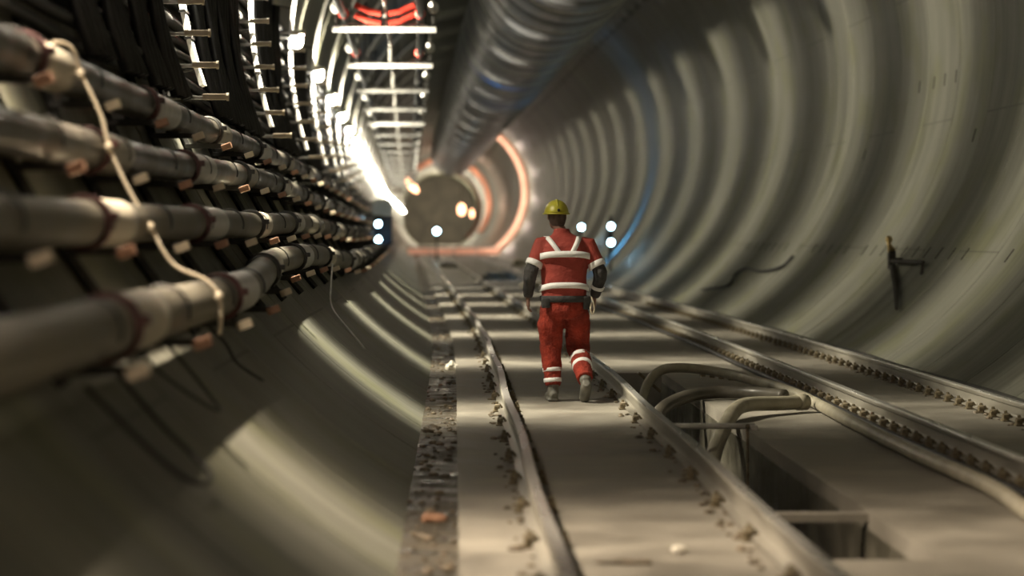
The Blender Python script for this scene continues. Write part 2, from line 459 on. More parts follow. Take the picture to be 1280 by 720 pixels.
# brackets that carry the pipes
st = [y for y in frange(8.15, 70, 2.1)]
def wallx(z, r=RT): return CX - math.sqrt(max(r*r - (z-CZ)**2, 0))
for idx, y in enumerate(st):
    qs = [smooth_pts(PIPE[i], y) for i in (1, 2, 3, 4)]
    root = empty('pipe_bracket', W(wallx(.95), y, .95), 'steel pipe bracket with pale end blocks bolted to the left wall under the four pipes', 'bracket', 'pipe brackets along the left wall')
    if idx < 2: root['label'] = ['pipe bracket nearest the camera at the left edge', 'pipe bracket just nearer the camera than the one with the rope'][idx]
    elif 2 < idx < 16: root['label'] = 'pipe bracket with four end blocks, ' + ORD[idx-3] + ' one beyond the pale rope'
    elif idx >= 16: root['label'] = 'tiny pipe bracket far down the left wall, beyond the bend of the lowest pipe'
    if idx == 2: root['label'] = 'pipe bracket with four pale end blocks where the pale rope hangs'
    p = MB(); pts = []
    a0 = 180 + math.degrees(math.asin((CZ-2.75)/RT)); a1 = 180 + math.degrees(math.asin((CZ-.95)/RT))
    for a in frange(a0, a1, 2.2):
        x, z = ring_pt(a, RT-.03); pts.append(W(x, y, z))
    p.tube(pts, [(.022, .03)]*len(pts), 4); p.build('post', M['darksteel'], root, root.location)
    for k, (qx, qz) in enumerate(qs):
        r = PR[k+1]; az = qz - r - .025
        x0 = wallx(az, RT-.02); x1 = qx + r + .06
        a = MB(); a.box(W((x0+x1)/2, y, az), (x1-x0, .05, .04), bev=.005)
        a.box(W(qx-.02, y, az+.035), (.1, .05, .03))
        a.build('arm', M['darksteel'], root, root.location)
        b = MB(); rt = Matrix.Rotation(-.35, 3, 'Y')
        b.box(W(x1+.01, y-.02, az-.005), (.085, .07, .05), rt, bev=.006)
        b.build('end_block', M['beige'] if idx % 2 == 0 else M['orange'], root, root.location)
        s = MB(); s.tube([W(qx, y, qz) + Vector((math.cos(t)*(r+.012), 0, math.sin(t)*(r+.012))) for t in [PI*j/12 - .3 for j in range(16)]], [(.02, .006)]*16, 6, up=(0, 1, 0))
        s.build('strap', M['darksteel'], root, root.location)

# rope hanging down in front of the pipes
q = [smooth_pts(PIPE[i], 12.3) for i in (1, 2, 3, 4)]
rp = MB(); Yr = 11.5
def catm(P, n=6):
    out = []
    P = [Vector(p) for p in P]; Q = [P[0]] + P + [P[-1]]
    for i in range(1, len(Q)-2):
        for j in range(n):
            t = j/n
            out.append(.5*((2*Q[i]) + (Q[i+1]-Q[i-1])*t + (2*Q[i-1]-5*Q[i]+4*Q[i+1]-Q[i+2])*t*t + (3*Q[i]-Q[i-1]-3*Q[i+1]+Q[i+2])*t**3))
    out.append(P[-1]); return out
rope = [(-2.16, 2.38), (-2.10, 2.48), (-2.0, 2.44), (-1.945, 2.36), (-1.84, 2.14), (-1.80, 1.98), (-1.70, 1.76), (-1.58, 1.55), (-1.47, 1.37), (-1.29, 1.28), (-1.225, 1.17), (-1.23, 1.0)]
rp.tube(catm([W(x, Yr, z) for x, z in rope]), .011, 8)
for (x, z) in ((-1.945, 2.36), (-1.80, 1.98), (-1.585, 1.56), (-1.23, 1.2)): rp.sphere(W(x, Yr-.01, z), (.022, .022, .03), 8, 6)
rp.tube(catm([W(-1.945, Yr, 2.37), W(-1.98, Yr-.06, 2.49), W(-2.06, Yr-.10, 2.52), W(-2.13, Yr-.08, 2.47)]), .008, 8)
tag(rp.build('rope', M['rope'], smooth=True), 'pale rope knotted round the top pipe and hanging down across all four pipes', 'rope')

# dark hanging loops on the lower left wall
def hang(name, pts, r, mat, label, cat='cable', group=None):
    mb = MB(); mb.tube(catm([W(*p) for p in pts]), r, 8); o = mb.build(name, mat, smooth=True); tag(o, label, cat, group); return o
def wp(y, z, off=.04): return (wallx(z, RT-off), y, z)
hang('cable_loop', [wp(9.2, 1.05), wp(9.1, .75), wp(8.9, .55, .06), wp(8.5, .6), wp(8.4, .95)], .011, M['rubber'], 'black cable loop sagging on the dark wall below the lowest pipe at the left edge')
hang('cable_loop', [wp(11.0, 1.02), wp(10.9, .78), wp(10.5, .68, .06), wp(10.2, .85), wp(10.1, 1.0)], .009, M['rubber'], 'second black cable loop below the lowest pipe, left of the pale rope')
hang('loose_cable', [(wallx(1.0, RT-.06), 12.6, 1.02), wp(12.6, .9, .08), wp(12.7, .78), wp(13.0, .66)], .010, M['rubber'], 'black cable end dangling from the lowest pipe just below the pale rope')
hang('loose_cable', [(-1.33, 24.0, 1.2), (-1.30, 23.2, 1.0), wp(22.3, .78, .05), wp(21.6, .52), wp(21.2, .42)], .010, M['galv'], 'thin pale wire trailing from the lowest pipe down to the lit concrete')

# ------------------------------------------------------------------ cables and racks on the upper left wall
ncab = 17
for i in range(ncab):
    z = 2.72 + i * .125
    x = wallx(z, RT - .12 - .05 * (i % 2))
    mb = MB(); r = .036 + .014 * ((i * 7) % 3) / 2
    mb.tube([W(x + .01*math.sin(y*.8+i), y, z + .018*math.sin(y*.77+i*1.3)) for y in frange(3, 150, 1.0)], r, 8)
    nm = ['lowest', 'second', 'third', 'fourth', 'fifth', 'sixth', 'seventh', 'eighth', 'ninth', 'tenth', 'eleventh', 'twelfth', 'thirteenth', 'fourteenth', 'fifteenth', 'sixteenth', 'topmost'][i]
    tag(mb.build('power_cable', M['rubber'], smooth=True), nm + ' black cable of the bank on the left wall racks, counted from the pipes up', 'cable', 'black cables on the left wall')
# upright dark bundles in front of the bank, hanging between racks
vb = 0
for y0 in [13.4, 14.8, 16.2, 17.4, 20.6, 21.8, 23.0, 24.2, 27.8, 29.3, 30.8, 34.8, 36.4, 38.0]:
    mb = MB()
    for k in range(5):
        yy = y0 + .14*k
        mb.tube([W(wallx(z, RT-.24-.02*math.sin(z*4+k)), yy + .03*math.sin(z*3+k), z) for z in frange(2.62, 4.72, .3)], .042, 7)
    tag(mb.build('cable_bundle', M['rubber'], smooth=True), 'upright bundle of black hanging cables, ' + ['first', 'second', 'third', 'last'][(vb if vb < 4 else (vb-4) % 4 if vb < 8 else (vb-8) % 3)] + ' in the ' + ['gap left of the tall lit-wall rib', 'gap right of the tall lit-wall rib', 'gap beyond the second rib', 'gap beyond the third rib'][0 if vb < 4 else 1 if vb < 8 else 2 if vb < 11 else 3], 'cable bundle', 'upright black cable bundles'); vb += 1

def make_rack():
    root = empty('cable_rack', (0, 0, 2.6), 'steel cable rack post with short pale arms on the left wall above the pipes', 'cable rack', 'cable racks on the left wall')
    O = root.location
    p = MB(); pts = []
    for z in frange(2.6, 4.9, .2): pts.append(Vector((wallx(z, RT-.035), 0, z)))
    p.tube(pts, [(.03, .03)]*len(pts), 4); p.build('post', M['darksteel'], root, O)
    for k in range(8):
        z = 2.66 + k*.265
        x0 = wallx(z, RT-.03)
        a = MB(); a.box((x0+.17, 0, z), (.34, .035, .03), bev=.004); a.build('arm', M['galv'], root, O)
        b = MB(); b.box((x0+.42, -.0, z+.008), (.20, .05, .05), bev=.01)
        b.tube([(x0+.52, 0, z+.008), (x0+.54, 0, z+.008)], .034, 10)
        tag(b.build('arm_end', M['beige'], root, O), 'pale stub at the tip of the arm')
    # black ties
    return root
rack = make_rack(); first = True
for y in LAMP_Z:
    for dy in (-.45, .1):
        yy = y + dy - (.0 if dy < 0 else 0)
        if yy < 10 or yy > 85: continue
        if dy > 0: continue
        o = rack if first else copy_tree(rack)
        first = False
        o.location = Vector((-S(yy), yy, 2.6))
        if yy < 13: o['label'] = 'cable rack post with pale arms at the top left edge of the picture'; 
        elif yy > 21: o['label'] = 'cable rack post with pale stub arms, ' + ORD[min(int((yy-21)/7.2), 19)] + ' one beyond the tall white rib'
        elif yy < 21: o['label'] = 'cable rack post with pale stub arms beside the white strip near the top left'

# white ribs standing for lamp-lit strips of wall, and the lamps
def make_lit_wall_rib():
    root = empty('lit_wall_rib', (0, 0, 2.7), 'white curved rib on the left wall, standing for lining lit by its lamp', 'lit wall rib', 'white ribs standing for lamp-lit wall')
    O = root.location
    v, f = [], []; zs = []
    a0 = 180 + math.degrees(math.asin((CZ-2.7)/RT)); angs = frange(a0, 122, -2.0) if False else [a0 - 2*k for k in range(int((a0-122)/2)+1)]
    for a in angs:
        for (r, dy) in ((RT-.30, -.11), (RT-.30, .11), (RT-.34, .11), (RT-.34, -.11)):
            x, z = ring_pt(a, r); v.append((x, dy, z))
    n = len(angs)
    for i in range(n-1):
        for k in range(4):
            k2 = (k+1) % 4; f.append([i*4+k, i*4+k2, (i+1)*4+k2, (i+1)*4+k])
    f.append([0,3,2,1]); f.append([(n-1)*4+k for k in range(4)])
    mesh_obj('flange', v, f, M['white'], root, O)
    for a in (a0-2, a0-14, a0-26, a0-40, a0-54):
        x0, z0 = ring_pt(a, RT); x1, z1 = ring_pt(a, RT-.31)
        b = MB(); b.tube([(x0, 0, z0), (x1, 0, z1)], .018, 8); b.build('standoff', M['darksteel'], root, O)
    for k in range(5):
        a = a0 - 2.2 - 2.8*k
        x, z = ring_pt(a, RT-.32); b = MB()
        b.box((x, 0, z), (.058, .26, .022), Matrix.Rotation(-math.radians(a-180), 3, 'Y')); tag(b.build('tie', M['rubber'], root, O), 'black tie round the rib')
    return root
LX, LZ = -2.28, 4.43
def make_lamp():
    root = empty('wall_lamp', (0, 0, LZ), 'round glaring wall lamp on the left wall', 'lamp', 'round lamps along the left wall')
    O = root.location
    b = MB(); x0 = wallx(LZ, RT)
    b.tube([(x0, 0, LZ+.05), (LX-.05, 0, LZ+.05)], .02, 8); b.box((x0+.02, 0, LZ+.05), (.04, .12, .12), bev=.01)
    b.build('wall_arm', M['galv'], root, O)
    b = MB(); b.tube([(LX-.02, 0, LZ+.17), (LX-.02, 0, LZ+.12), (LX-.02, 0, LZ+.07)], [.05, .085, .10], 20)
    b.build('cap', M['galv'], root, O, smooth=True)
    b = MB(); b.sphere((LX-.02, 0, LZ), (.095, .095, .11), 20, 12); b.build('globe', M['bulb'], root, O, smooth=True)
    return root
def band_light(name, loc, power, col, n, radius=.06, iso=0.0, crown_cut=False):
    """a point light shaped in its nodes, with no real reflector, into a narrow band across the bore"""
    ld = bpy.data.lights.new(name, 'POINT'); ld.energy = power; ld.shadow_soft_size = radius; ld.color = col
    ld.use_nodes = True; t = ld.node_tree; N = t.nodes
    em = next(x for x in N if x.type == 'EMISSION')
    g = N.new('ShaderNodeNewGeometry'); s = N.new('ShaderNodeSeparateXYZ'); t.links.new(g.outputs['Incoming'], s.inputs[0])
    def m(op, a, b):
        q = N.new('ShaderNodeMath'); q.operation = op
        for i, v in enumerate((a, b)):
            if isinstance(v, (int, float)): q.inputs[i].default_value = v
            else: t.links.new(v, q.inputs[i])
        return q.outputs[0]
    y2 = m('MULTIPLY', s.outputs[1], s.outputs[1]); k = m('POWER', m('MAXIMUM', m('SUBTRACT', 1.0, y2), 0.0), n)
    k = m('ADD', m('MULTIPLY', k, 1 - iso), iso)
    def sstep(v, a, b_):
        q = N.new('ShaderNodeMapRange'); q.interpolation_type = 'SMOOTHSTEP'
        q.inputs['From Min'].default_value = a; q.inputs['From Max'].default_value = b_; t.links.new(v, q.inputs['Value']); return q.outputs[0]
    if crown_cut:   # invented cutoff in the nodes keeps light off the crown
        k = m('MULTIPLY', k, m('SUBTRACT', 1.0, m('MULTIPLY', .9, m('MULTIPLY', sstep(s.outputs[2], .34, .5), sstep(s.outputs[0], -.30, -.05)))))
    t.links.new(k, em.inputs['Strength'])
    o = bpy.data.objects.new(name, ld); COL.objects.link(o); o.location = loc
    return o
rib = make_lit_wall_rib(); lamp = make_lamp(); first = True
vis = 0
for y in LAMP_Z:
    P = 3300
    col = (1, .90, .70)
    if y < 6: P, col = 3600, (1, .80, .62)
    elif y < 14: P, col = 2600, (1, .82, .62)
    if y > 60: P = 2200
    if y > 160: P = 900  # weak lamps past the end of the row, added to lift the dark far end
    band_light('lamp_light', W(LX + .16, y, LZ - .03), P, col, 28 if y > 14 else 13 if y > 6 else 10, .05, .008, True)
    if y < 10: 
        continue
    r = rib if first else copy_tree(rib); l = lamp if first else copy_tree(lamp); first = False
    r.location = Vector((-S(y), y + .14, 2.7)); l.location = Vector((-S(y), y, LZ))
    if y > 22: r['label'] = 'white lit-wall rib on the left wall, ' + (ORD[int((y-22)/7.2)] + ' beyond the tall white one' if y < 150 else 'added and hidden deep past the far deck')
    if y > 47: l['label'] = 'round wall lamp in the glaring row, ' + (ORD[int((y-47)/7.2)] + ' beyond the third large one' if y < 150 else 'tiny, added past the far deck')
    if 18 < y < 22: r['label'] = 'tall lit-wall rib with black ties near the top left, right of the dark cable bank'
    if y < 14: r['label'] = 'white lit-wall rib cut off by the top left corner of the picture'
    if y < 22: l['label'] = 'wall lamp above the top edge, lighting the nearest pipes' if y < 14 else 'wall lamp just above the top edge over the tall white rib'
    elif y < 30: l['label'] = 'nearest visible round wall lamp, at the top edge'
    elif y < 35: l['label'] = 'second round wall lamp down the left wall, left of the overhead frames'
    elif y < 45: l['label'] = 'third round wall lamp down the left wall, just left of the pale crossbars'

# ------------------------------------------------------------------ overhead frames with red hoses
def make_frame():
    root = empty('overhead_gantry', (-.98, 0, 4.63), 'pale overhead crossbar on two hangers, carrying two hoses in red clamps', 'hanging frame', 'overhead frames left of the duct')
    O = root.location; xa, xb, z = -1.74, -.22, 4.63
    b = MB(); b.box(((xa+xb)/2, 0, z), (xb-xa+.06, .12, .085), bev=.012); b.build('crossbar', M['white'], root, O)
    for x in (xa+.02, xb-.02):
        top = CZ + math.sqrt(RT*RT - (x-CX)**2)
        b = MB(); b.box((x, 0, (z+top)/2), (.045, .05, top-z), bev=.006); b.box((x, 0, top-.03), (.14, .14, .05)); b.build('hanger', M['darksteel'], root, O)
        b = MB(); b.sphere((x, -.05, z+.33), (.085, .085, .10), 14, 10); b.build('insulator', M['white'], root, O, smooth=True)
    for x in (-1.60, -.44):
        b = MB(); b.sphere((x, -.06, z+.24), (.085, .09, .085), 14, 10); b.build('red_clamp', M['redhose'], root, O, smooth=True)
    b = MB(); b.box((-.98, 0, z+.34), (.06, .06, .62), bev=.01); b.build('centre_post', M['galv'], root, O)
    for s in (-1, 1):
        b = MB()
        for k, dz in ((0, .12), (1, .27)):
            P = [Vector((-.98 + s*.06, -.04, z+dz-.03)), Vector((-.98+s*.25, -.04, z+dz+.01)), Vector((-.98+s*.45, -.04, z+dz+.10))]
            b.tube(P, [(.045, .02)]*3, 8)
        b.build('red_sling', M['redhose'], root, O)
    b = MB(); b.tube([(xa+.1, .05, z+.06), (-1.5, .05, z+.1), (-.98, .05, z+.03), (-.5, .05, z+.1), (xb-.1, .05, z+.06)], .012, 6); b.build('wire', M['galv'], root, O)
    return root
fr = make_frame(); first = True
for k, y in enumerate([26.25 + 7.2*i for i in range(0, 17)]):
    o = fr if first else copy_tree(fr); first = False
    o.location = Vector((-.98 - S(y), y, 4.63))
    if k in (3, 4) or k > 5:  # dimly lit crossbars: the dimness is put into a greyer material
        for c in o.children:
            if c.name.startswith('crossbar'):
                c.material_slots[0].link = 'OBJECT'; c.material_slots[0].material = M['dimbar']; c['label'] = 'dull grey crossbar'  # grey stands for dim light on a white bar
    if k >= 2:
        for c in [c for c in o.children if c.name.startswith('red_sling') or (k > 2 and c.name.startswith('red_clamp'))]: bpy.data.objects.remove(c)
    if k == 0: o['label'] = 'overhead frame above the top edge of the picture'
    if k > 2: o['label'] = 'pale overhead crossbar, ' + ORD[k-3] + ' one behind the second visible frame'
    if k == 1: o['label'] = 'nearest visible overhead frame, its white crossbar and red slings at the top edge'
    if k == 2: o['label'] = 'second overhead frame below the nearest white crossbar'
for X, lb in ((-1.60, 'left black hose lying along the overhead frames'), (-.44, 'right black hose lying along the overhead frames')):
    mb = MB(); mb.tube([W(X, y, 4.86 - .05*abs(math.sin((y-26.25)/7.2*PI))) for y in frange(20, 150, 1.0)], .062, 10)
    tag(mb.build('overhead_hose', M['rubber'], smooth=True), lb, 'hose')
mb = MB(); mb.tube([W(-.98, y, 5.03 - .08*abs(math.sin((y-26.25)/7.2*PI))) for y in frange(20, 150, 1.0)], .03, 8)
tag(mb.build('overhead_cable', M['galv'], smooth=True), 'grey cable running overhead between the two black hoses', 'cable')

# ------------------------------------------------------------------ ventilation duct
DX, DZ, DR = 2.55, 7.35, 1.62
duct = empty('ventilation_duct', W(DX, 0, DZ), 'large dark grey round ventilation duct hanging under the crown of the tunnel', 'ventilation duct')
ys = []; y = Y0 + .5
pts, rs = [], []
while y < 158:
    for (d, r) in ((0, DR-.035), (.06, DR+.01), (1.0, DR), (1.9, DR+.01), (1.98, DR-.035)):
        pts.append(W(DX, y+d, DZ)); rs.append(r)
    y += 2.05
mb = MB(); mb.tube(pts, rs, 48); mb.build('duct_skin', M['duct'], duct, duct.location, smooth=True)
y = 5.0; hp = None
while y < 155:
    if hp is None:
        mb = MB(); mb.tube([Vector((math.cos(2*PI*k/40)*(DR+.005), 0, math.sin(2*PI*k/40)*(DR+.005))) for k in range(41)], .022, 6)
        hp = mb.build('hoop', M['galv'], duct); o = hp
    else: o = hp.copy(); COL.objects.link(o); o.parent = duct
    o.location = W(DX, y+.01, DZ) - duct.location
    for s in (-1, 1):
        mb = MB(); xx = DX + s*.8; mb.tube([W(xx, y, DZ+1.36), W(xx, y, CZ+math.sqrt(RT*RT-(xx-CX)**2)+.02)], .012, 6)
        mb.build('hanger_rod', M['darksteel'], duct, duct.location)
    y += 4.1

# ------------------------------------------------------------------ trench furniture and hoses between the tracks
HX = 3.06
pa = [(1.84, 21.6, -.25), (1.9, 21.9, -.08), (1.98, 22.1, .05), (2.1, 22.2, .14), (2.25, 22.2, .165), (2.5, 22.4, .14), (2.8, 22.2, .1), (3.05, 21, .07), (3.14, 19.6, .06), (3.10, 17, .06), (3.08, 14.5, .06), (3.11, 12.6, .06), (3.0, 11.0, .06), (3.06, 9.4, .06), (3.02, 7.5, .06), (3.05, 5, .06)]
mb = MB(); mb.tube(catm([W(*p) for p in pa], 8), .05, 12)
tag(mb.build('hose', M['hose'], smooth=True), 'long tan hose rising from the trench and running along the right track', 'hose')
pb = [(1.98, 16.6, -.32), (2.0, 16.9, -.22), (2.12, 17.3, -.05), (2.28, 17.8, .08), (2.45, 18.2, .105), (2.75, 18.5, .09), (3.0, 18.7, .085)]
mb = MB(); mb.tube(catm([W(*p) for p in pb], 8), .062, 14)
mb.tube([W(2.93, 18.64, .087), W(3.01, 18.7, .085)], .069, 14); mb.tube([W(1.975, 16.55, -.34), W(1.985, 16.7, -.28)], .072, 14)
tag(mb.build('hose', M['hose'], smooth=True), 'short thick hose curving from the trench onto the right slab and ending cut off', 'hose')
pc = [(1.76, 19.2, -.15), (1.86, 19.5, -.03), (2.1, 19.85, .045), (2.4, 20.1, .07), (2.75, 20.0, .07), (2.98, 19.7, .065)]
mb = MB(); mb.tube(catm([W(*p) for p in pc], 8), .06, 12)
tag(mb.build('hose', M['pipedark'], smooth=True), 'dark brown hose crossing the trench behind the short thick hose', 'hose')
mb = MB(); mb.tube([W(1.67, 17.0, .03), W(2.34, 17.0, .03)], .024, 10); mb.box(W(1.68, 17.0, .018), (.05, .09, .036)); mb.box(W(2.33, 17.0, .018), (.05, .09, .036))
tag(mb.build('cross_rod', M['galv']), 'pale steel rod laid across the trench in front of the short thick hose', 'rod')
mb = MB(); mb.tube([W(2.25, 16.75, .05), W(2.245, 16.7, -.44)], .013, 6); mb.sphere(W(2.25, 16.75, .05), .02, 8, 6)
tag(mb.build('stake', M['clip']), 'thin upright rusty stake standing in the trench beside the right slab', 'stake')
mb = MB(); rt = Matrix.Rotation(.7, 3, 'Y')
mb.box(W(1.98, 22.2, .02), (.30, .05, .03), rt, bev=.005)
tag(mb.build('wood_offcut', M['clip']), 'dark stick leaning out of the trench right of the worker', 'stick')
for k in range(4):
    mb = MB(); x = 2.66 + .075*k; yy = 23.4 - .2*k
    mb.box(W(x, yy, .012), (.05, .09, .024)); mb.tube([W(x, yy, .02), W(x+.01*(-1)**k, yy, .09+.02*(k % 2))], .012, 6)
    tag(mb.build('spare_rail_clip', M['clip']), 'loose rail clip lying on the slab behind the long tan hose', 'rail clip', 'loose rail clips')
# dark tube standing for the gap at the right wall foot, and a black cable
mb = MB(); mb.tube([W(4.93, y, .05 + .01*math.sin(y)) for y in frange(6, 120, 1.0)], .045, 10)
tag(mb.build('wall_foot_gap', M['darksteel'], smooth=True), 'dark tube standing for the dark gap between the slab and the right wall', 'gap')
mb = MB(); mb.tube([W(3.27 + .015*math.sin(y*.7), y, .035) for y in frange(5, 90, 1.0)], .026, 8)
tag(mb.build('floor_cable', M['rubber'], smooth=True), 'black cable lying beside the left rail of the right track', 'cable')
for k in range(2):
    yy = [34, 42][k]
    mb = MB(); mb.box(W(2.0, yy, .05), (.34, .5, .1), bev=.015); mb.box(W(2.0, yy, .115), (.12, .3, .03), bev=.008)
    tag(mb.build('cover_block', M['slab_side']), ['nearer', 'farther'][k] + ' low concrete cover block between the two tracks beyond the trench', 'concrete block', 'cover blocks between the tracks')

# ------------------------------------------------------------------ right wall details
def rwall(z, off=0): return CX + math.sqrt((RT-off)**2 - (z-CZ)**2)
def pocket_shade_at(ys, z):
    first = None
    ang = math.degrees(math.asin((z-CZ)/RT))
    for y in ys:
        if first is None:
            mb = MB(); mb.box((0, 0, 0), (.014, .045, .19), bev=.004); first = mb.build('bolt_pocket_shade', M['pocket_hook'], wr); o = first  # dark box standing in for the shade inside a bolt pocket
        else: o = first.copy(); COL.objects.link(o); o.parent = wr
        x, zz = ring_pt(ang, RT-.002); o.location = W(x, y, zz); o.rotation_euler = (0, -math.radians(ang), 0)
pocket_shade_at([y for y in frange(17.5, 46, .72) if random.random() > .18], 1.27)
pocket_shade_at([32.2, 32.9, 33.6, 34.6], 3.85)
pocket_shade_at([25.2, 30.4, 38.0], 2.9)
wh = empty('wall_hook', W(6.3, 31, 1.1), 'brass tipped bracket with a long dark arm, fixed on the right wall', 'wall bracket')
b = MB(); b.box(W(6.26, 31, 1.16), (.10, .12, .26), bev=.012); b.tube([W(6.26, 31, 1.15), W(6.46, 31, 1.15)], .04, 8); b.build('base', M['pocket_hook'], wh, wh.location)
b = MB(); b.tube([W(6.25, 30.95, 1.14), W(6.27, 29.05, 1.145)], .030, 8); b.tube([W(6.27, 29.05, 1.16), W(6.25, 29.05, .98)], .022, 8); b.build('arm', M['pocket_hook'], wh, wh.location)
b = MB(); b.tube([W(6.25, 30.9, 1.06), W(6.0, 29.5, .80), W(5.74, 28.2, .56)], [.045, .035, .025], 8); b.build('drop_tube', M['pocket_hook'], wh, wh.location)
b = MB(); b.tube([W(6.26, 31, 1.28), W(6.22, 31, 1.38), W(6.22, 31, 1.42)], [.06, .03, .04], 10); b.sphere(W(6.22, 31, 1.45), .05, 12, 8); b.build('tap', M['brass'], wh, wh.location, smooth=True)
b = MB(); b.tube(catm([W(rwall(z, .05), y, z) for y, z in ((39.5, 1.12), (39.8, .92), (41.5, .82), (43.5, .84), (44, .70), (43.5, .5), (46, .35))]), .028, 8)
tag(b.build('wall_cable', M['rubber'], smooth=True), 'short black cable trailing down the right wall above the rails', 'cable')

# ------------------------------------------------------------------ blue-white lamps down the tunnel
def blue_lamp(X, y, z, r, label):
    root = empty('blue_lamp', W(X, y, z), label, 'lamp', None)
    b = MB(); b.box(W(X, y+.12, z), (2.6*r, .2, 2.6*r), bev=.03); b.build('housing', M['darksteel'], root, root.location)
    b = MB(); b.tube([W(X, y-.03, z), W(X, y+.02, z)], [r*.9, r], 20); b.build('lens', M['blue'], root, root.location)
def pix(px, py, y):
    u = F_PX / y
    return ((px-568)/u + S(y), CAM_H + (292-py)/u)
for px, py, y, r, lb in ((764, 283, 68, .09, 'upper of the two blue white lamps beside the right wall'),
                         (764, 303, 68, .09, 'lower of the two blue white lamps beside the right wall'),
                         (727, 284, 84, .10, 'single blue white lamp just right of the worker helmet'),
                         (546, 289, 125, .15, 'lone blue white lamp left of the worker over the far deck'),
                         (473, 280, 60, .08, 'upper of the two blue white lamps under the pale box on the left'),
                         (473, 299, 60, .08, 'lower of the two blue white lamps under the pale box on the left')):
    x, z = pix(px, py, y); blue_lamp(x, y, z, r, lb)
# post carrying the pair and the single lamp
x, z = pix(764, 293, 68)
b = MB(); b.tube([W(x, 68.3, 0.0), W(x, 68.3, 2.1)], .05, 8); b.box(W(x, 68.3, .02), (.3, .3, .04)); b.box(W(x, 68.25, z), (.16, .1, .9))
tag(b.build('lamp_post', M['darksteel']), 'dark post carrying the pair of blue white lamps by the right wall', 'post')
x, z = pix(727, 284, 84)
b = MB(); b.tube([W(x, 84.3, 0.0), W(x, 84.3, 1.95)], .05, 8); b.box(W(x, 84.3, .02), (.3, .3, .04)); b.box(W(x, 84.25, z), (.16, .1, .3))
tag(b.build('lamp_post', M['darksteel']), 'dark post carrying the single blue white lamp beside the worker helmet', 'post')
x, z = pix(546, 289, 125)
b = MB(); b.tube([W(x, 125.3, 0.0), W(x, 125.3, 2.0)], .06, 8); b.box(W(x, 125.3, .02), (.4, .4, .04)); b.box(W(x, 125.27, z), (.2, .1, .4))
tag(b.build('lamp_post', M['darksteel']), 'dark post carrying the lone blue white lamp in front of the far deck', 'post')
x, z = pix(478, 259, 60.3)
cab = empty('equipment_cabinet', W(x, 60.3, 1.2), 'pale box over a dark panel at the far end of the left wall pipes', 'cabinet')
b = MB(); b.box(W(x, 60.4, z), (.52, .3, .44), bev=.03); b.build('pale_box', M['beige'], cab, cab.location)
b = MB(); b.box(W(x+.02, 60.4, 1.62), (.50, .25, .80), bev=.03); b.build('dark_panel', M['darksteel'], cab, cab.location)
b = MB(); b.box(W(x-.45, 60.5, 2.05), (.9, .06, .06)); b.build('wall_arm', M['darksteel'], cab, cab.location)
def pt_light(name, loc, e, col, r=.1):
    ld = bpy.data.lights.new(name, 'POINT'); ld.energy = e; ld.color = col; ld.shadow_soft_size = r
    o = bpy.data.objects.new(name, ld); COL.objects.link(o); o.location = loc
band_light('blue_lamp_light', W(5.85, 72.5, 1.45), 260, (.12, .45, 1), 5, .1)
band_light('blue_duct_light', W(1.7, 64, 5.3), 45, (.1, .4, 1), 3, .1)
pt_light('end_wall_fill', W(3.4, 284, 5.5), 3000, (1, .85, .6), .2)  # unseen fill light added to lift the black end wall
pt_light('blue_cabinet_light', W(pix(473, 290, 59.6)[0]+.2, 59.4, 1.45), 4, (.1, .4, 1))

# ------------------------------------------------------------------ far end: arches and deck, warm lamplight put into their salmon colour
def arch(name, y, a0, a1, r, w, label):
    b = MB(); pts = []
    for a in frange(a0, a1, 3):
        x, z = ring_pt(a, r); pts.append(W(x, y, z))
    b.tube(pts, [(w, w)]*len(pts), 8, up=(0, 1, 0)); o = b.build(name, M['archtint'], smooth=True); tag(o, label, 'arch'); return o
arch('steel_arch', 147, -56, 66, 4.80, .24, 'large salmon coloured steel arch along the right side of the far tunnel')
arch('steel_arch', 205, -40, 150, 4.2, .26, 'smaller salmon steel arch beyond the large one, deep in the tunnel')
arch('steel_arch', 245, -50, 75, 4.3, .26, 'farthest salmon steel arch near the end wall')
dk = empty('far_deck', W(1.9, 146, 0), 'low salmon coloured deck across the far end of the tracks', 'deck')
for k in range(4):
    x0 = -.72 + k*1.55; b = MB(); b.box(W(x0+.75, 146, .34), (1.47, .3, .42), bev=.03); b.build('deck_panel', M['archtint'], dk, dk.location)
b = MB(); b.box(W(2.3, 147.5, .60), (6.0, 3.2, .1)); [b.box(W(xx, 146.2, .06), (.15, .3, .12)) for xx in (0, 2.5, 5.0)]; b.build('deck_top', M['bulkhead'], dk, dk.location)
for px, py, y, rx, rz, lb in ((515, 232, 149, .42, .62, 'tilted warm orange lamp hanging at the end of the overhead frames'),
                              (577, 262, 205, .6, .75, 'wide warm glowing lamp hanging deep in the tunnel'),
                              (590, 267, 200, .26, .55, 'small warm lamp next to the wide glowing one, deep in the tunnel')):
    x, z = pix(px, py, y)
    root = empty('warm_lamp', W(x, y, z), lb, 'lamp')
    b = MB(); b.sphere((0, 0, 0), (rx*.55, .15, rz*1.0 if px == 515 else rz*.7), 16, 10); o = b.build('glass', M['warm'], root, smooth=True)
    if px == 515: o.rotation_euler = (0, -.7, 0)
    top = CZ + math.sqrt(max(RT*RT - (x-CX)**2, .1))
    b = MB(); b.tube([W(x, y+.2, z), W(x, y+.2, top+.05)], .03, 6); b.build('hanger', M['darksteel'], root, root.location)
for x, y, z, e in ((4.8, 198, 3.2, 2600), (3.0, 236, 6.2, 2600), (0, 225, 3, 1500)):
    pt_light('warm_far_light', W(x, y, z), e * .03, (1, .50, .28), .2)
for a in (-45, -25, -5, 15, 35, 55):  # unseen small lights added close by to brighten the arch
    x, z = ring_pt(a, 4.1); pt_light('arch_fill', W(x, 145.6, z), 85, (1, .80, .66), .1)
